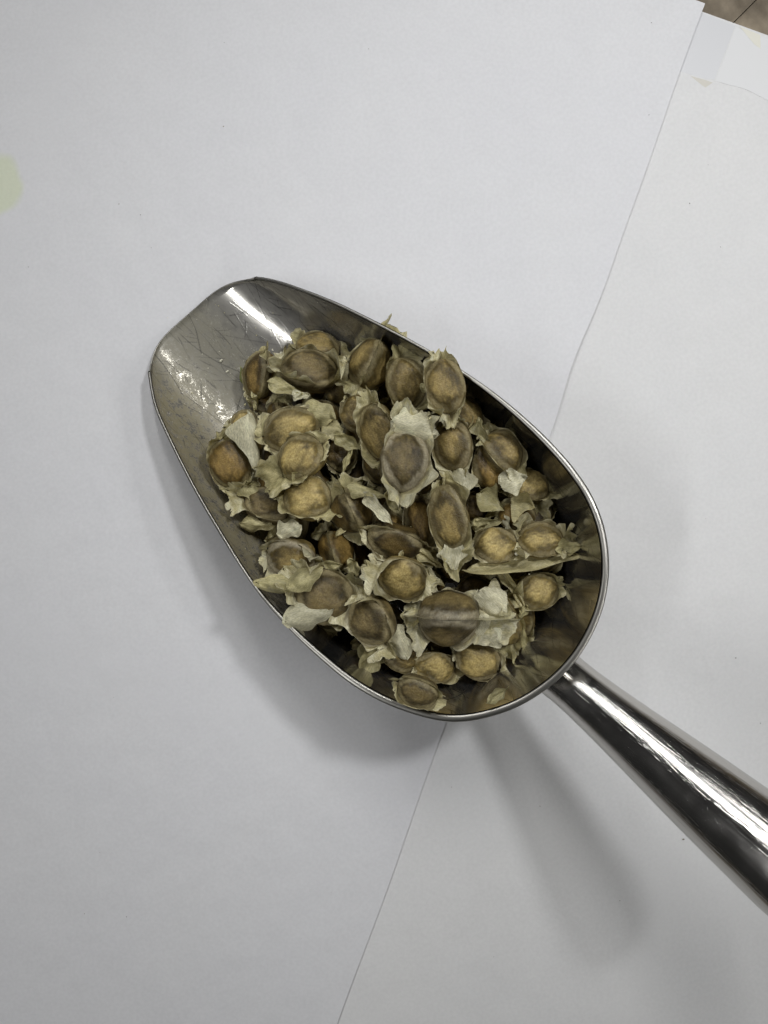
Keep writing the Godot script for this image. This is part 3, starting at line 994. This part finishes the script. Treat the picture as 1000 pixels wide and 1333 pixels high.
func build_crumbs() -> void:
	# chaff and dust grains: on the scoop's mouth, on the seeds, and specks on the paper
	var spots := [[288, 470, 0.75, 1], [296, 484, 0.62, 1], [271, 480, 0.35, 1], [262, 495, 0.3, 1], [250, 512, 0.4, 0], [268, 488, 0.3, 1], [319, 527, 0.45, 0], [355, 456, 0.5, 1], [334, 437, 0.3, 0], [372, 492, 0.8, 2], [397, 480, 0.45, 2], [366, 460, 0.9, 1], [300, 560, 0.5, 1], [596, 634, 0.8, 1], [672, 722, 0.65, 1], [689, 748, 0.4, 1], [518, 650, 0.7, 2], [570, 560, 0.8, 0], [560, 545, 0.5, 0]]
	var st := SurfaceTool.new()
	st.begin(Mesh.PRIMITIVE_TRIANGLES)
	var base := 0
	var r := RandomNumberGenerator.new()
	r.seed = 404
	for k in 90:
		spots.append([r.randf_range(215, 420), r.randf_range(390, 600), r.randf_range(0.08, 0.24), 1 if r.randf() < 0.6 else 0])
	for k in 50:
		spots.append([r.randf_range(270, 400), r.randf_range(640, 830), r.randf_range(0.06, 0.18), 0])
	for q in spots:
		var p := at(q[0], q[1], 8)
		var best := 1e9
		var y := -1.0
		for f in floor_pts:
			var d := (f.x - p.x) * (f.x - p.x) + (f.z - p.z) * (f.z - p.z)
			if d < best:
				best = d
				y = f.y
		if best > 9.0:
			continue
		var h: float = y + q[2] * 0.3
		for t in placed:
			if Vector2(t.x - p.x, t.z - p.z).length() < 5.5 and q[2] > 0.35:
				h = maxf(h, t.y + 4.6)
		p = at(q[0], q[1], h)
		base = grain(st, base, p, q[2], creams[q[3]], r)
	st.generate_normals()
	var m := put("husk_crumbs", st.commit(), M.crumb)
	m.set_meta("kind", "stuff")
	tag(m, "tiny pale crumbs of husk scattered in the scoop's mouth and on the seeds", "crumbs")
	st = SurfaceTool.new()
	st.begin(Mesh.PRIMITIVE_TRIANGLES)
	base = 0
	var dots := [[291, 165, 0.28], [155, 266, 0.2], [183, 280, 0.16], [37, 348, 0.2], [197, 323, 0.17], [480, 64, 0.15], [292, 56, 0.16], [958, 857, 0.3], [990, 942, 0.2], [898, 265, 0.26], [938, 322, 0.2], [922, 215, 0.14], [890, 1093, 0.4], [807, 1173, 0.22], [643, 1246, 0.15], [588, 1025, 0.16], [703, 1050, 0.2], [848, 30, 0.2], [845, 150, 0.2], [280, 1190, 0.15], [110, 1190, 0.15], [165, 1194, 0.2], [130, 1110, 0.12]]
	for k in 40:
		dots.append([r.randf_range(0, 1000), r.randf_range(0, 1333), r.randf_range(0.05, 0.11)])
	for q in dots:
		var line: float = 918.0 - 0.36 * (q[1] - 5.0)
		if q[0] > 905 and q[1] < 60:
			continue
		var h: float = (0.62 if q[0] < line else 0.0) + q[2] * 0.3
		base = grain(st, base, at(q[0], q[1], h), q[2], Color(0.10, 0.08, 0.06) if r.randf() < 0.6 else Color(0.22, 0.17, 0.10), r)
	st.generate_normals()
	m = put("paper_specks", st.commit(), M.crumb)
	m.set_meta("kind", "stuff")
	tag(m, "tiny dark specks of chaff strewn over the paper", "specks")

func grain(st: SurfaceTool, base: int, p: Vector3, s: float, c: Color, r: RandomNumberGenerator) -> int:
	var pts := PackedVector3Array()
	var cols := PackedColorArray()
	var turn := r.randf() * TAU
	var lng := r.randf_range(0.9, 1.7)
	var j0 := r.randf_range(0.7, 1.3)
	var j1 := r.randf_range(0.7, 1.3)
	for i in 5:
		var u := PI * i / 4.0
		for k in 8:
			var ph := TAU * (k % 7) / 7.0
			var jit := 1.0 + 0.22 * sin(ph * 2.0 * j0 + i * j1)
			var v := Vector3(sin(u) * cos(ph) * lng, cos(u) * 0.55, sin(u) * sin(ph)) * s * 0.5 * jit
			pts.append(p + v.rotated(Vector3.UP, turn))
			cols.append(c)
	return grid_into(st, base, pts, 4, 7, cols, PackedVector2Array())

# ------------------------------------------------------------------ scene
func lamp(called: String, dir: Vector3, dist: float, size: Vector2, turn: float, energy: float, col: Color) -> void:
	var l := AreaLight3D.new()
	l.name = called
	l.area_size = size
	l.light_energy = energy
	l.light_color = col
	l.shadow_enabled = true
	l.area_range = 12.0
	var pos := dir.normalized() * dist
	var b := Basis.looking_at(-pos, Vector3.FORWARD if absf(dir.normalized().z) < 0.9 else Vector3.UP)
	l.transform = Transform3D(b * Basis(Vector3.BACK, turn), pos)
	add_child(l)

func _ready() -> void:
	var cam := Camera3D.new()
	cam.name = "camera"
	cam.fov = rad_to_deg(2.0 * atan(666.5 / FOC))
	cam.near = 0.005
	cam.far = 20.0
	cam.transform = Transform3D(Basis(Vector3.RIGHT, -PI / 2), Vector3(0, CAM_H * MM, 0))
	add_child(cam)
	cam.current = true
	var env := Environment.new()
	env.background_mode = Environment.BG_COLOR
	env.background_color = Color(0.035, 0.035, 0.035).linear_to_srgb()
	env.tonemap_mode = Environment.TONE_MAPPER_LINEAR
	env.tonemap_exposure = 0.71
	env.sdfgi_enabled = true
	env.ssao_enabled = true
	env.ssil_enabled = true
	var we := WorldEnvironment.new()
	we.environment = env
	add_child(we)
	var spot := SpotLight3D.new()
	spot.name = "desk_lamp_light"
	spot.light_energy = 0.19
	spot.light_size = 0.03
	spot.light_color = Color(0.985, 0.99, 1.0)
	spot.spot_angle = 19.5
	spot.spot_angle_attenuation = 1.0
	spot.spot_range = 4.0
	spot.shadow_enabled = true
	var sp := Vector3(0.45, 1, -0.42).normalized() * 0.62
	spot.transform = Transform3D(Basis.looking_at(Vector3(0.05, 0, -0.05) - sp, Vector3.UP), sp)
	add_child(spot)
	lamp("ceiling_lamp_light_001", Vector3(0.05, 1, -0.72), 0.72, Vector2(0.04, 0.3), 0.2, 0.125, Color(1.0, 1.0, 0.998))
	lamp("ceiling_lamp_light_002", Vector3(-0.75, 1, 0.22), 1.9, Vector2(0.1, 0.9), 0.0, 0.85, Color(0.995, 0.998, 1.0))
	lamp("ceiling_lamp_light_003", Vector3(1.15, 1, 0.45), 1.0, Vector2(0.025, 0.6), 0.3, 0.23, Color(1.0, 1.0, 0.998))
	lamp("ceiling_lamp_light_004", Vector3(-0.45, 1, -1.25), 1.3, Vector2(0.07, 1.0), 0.0, 0.55, Color(0.995, 0.998, 1.0))
	rng.seed = 2024
	nz.seed = 7
	nz.noise_type = FastNoiseLite.TYPE_SIMPLEX_SMOOTH
	nz.frequency = 0.02
	nz.fractal_octaves = 3
	ns.seed = 19
	ns.noise_type = FastNoiseLite.TYPE_SIMPLEX_SMOOTH
	ns.frequency = 0.02
	ns.fractal_octaves = 1
	make_materials()
	build_ground()
	build_scoop()
	build_seeds()
	small_scraps()
	build_crumbs()
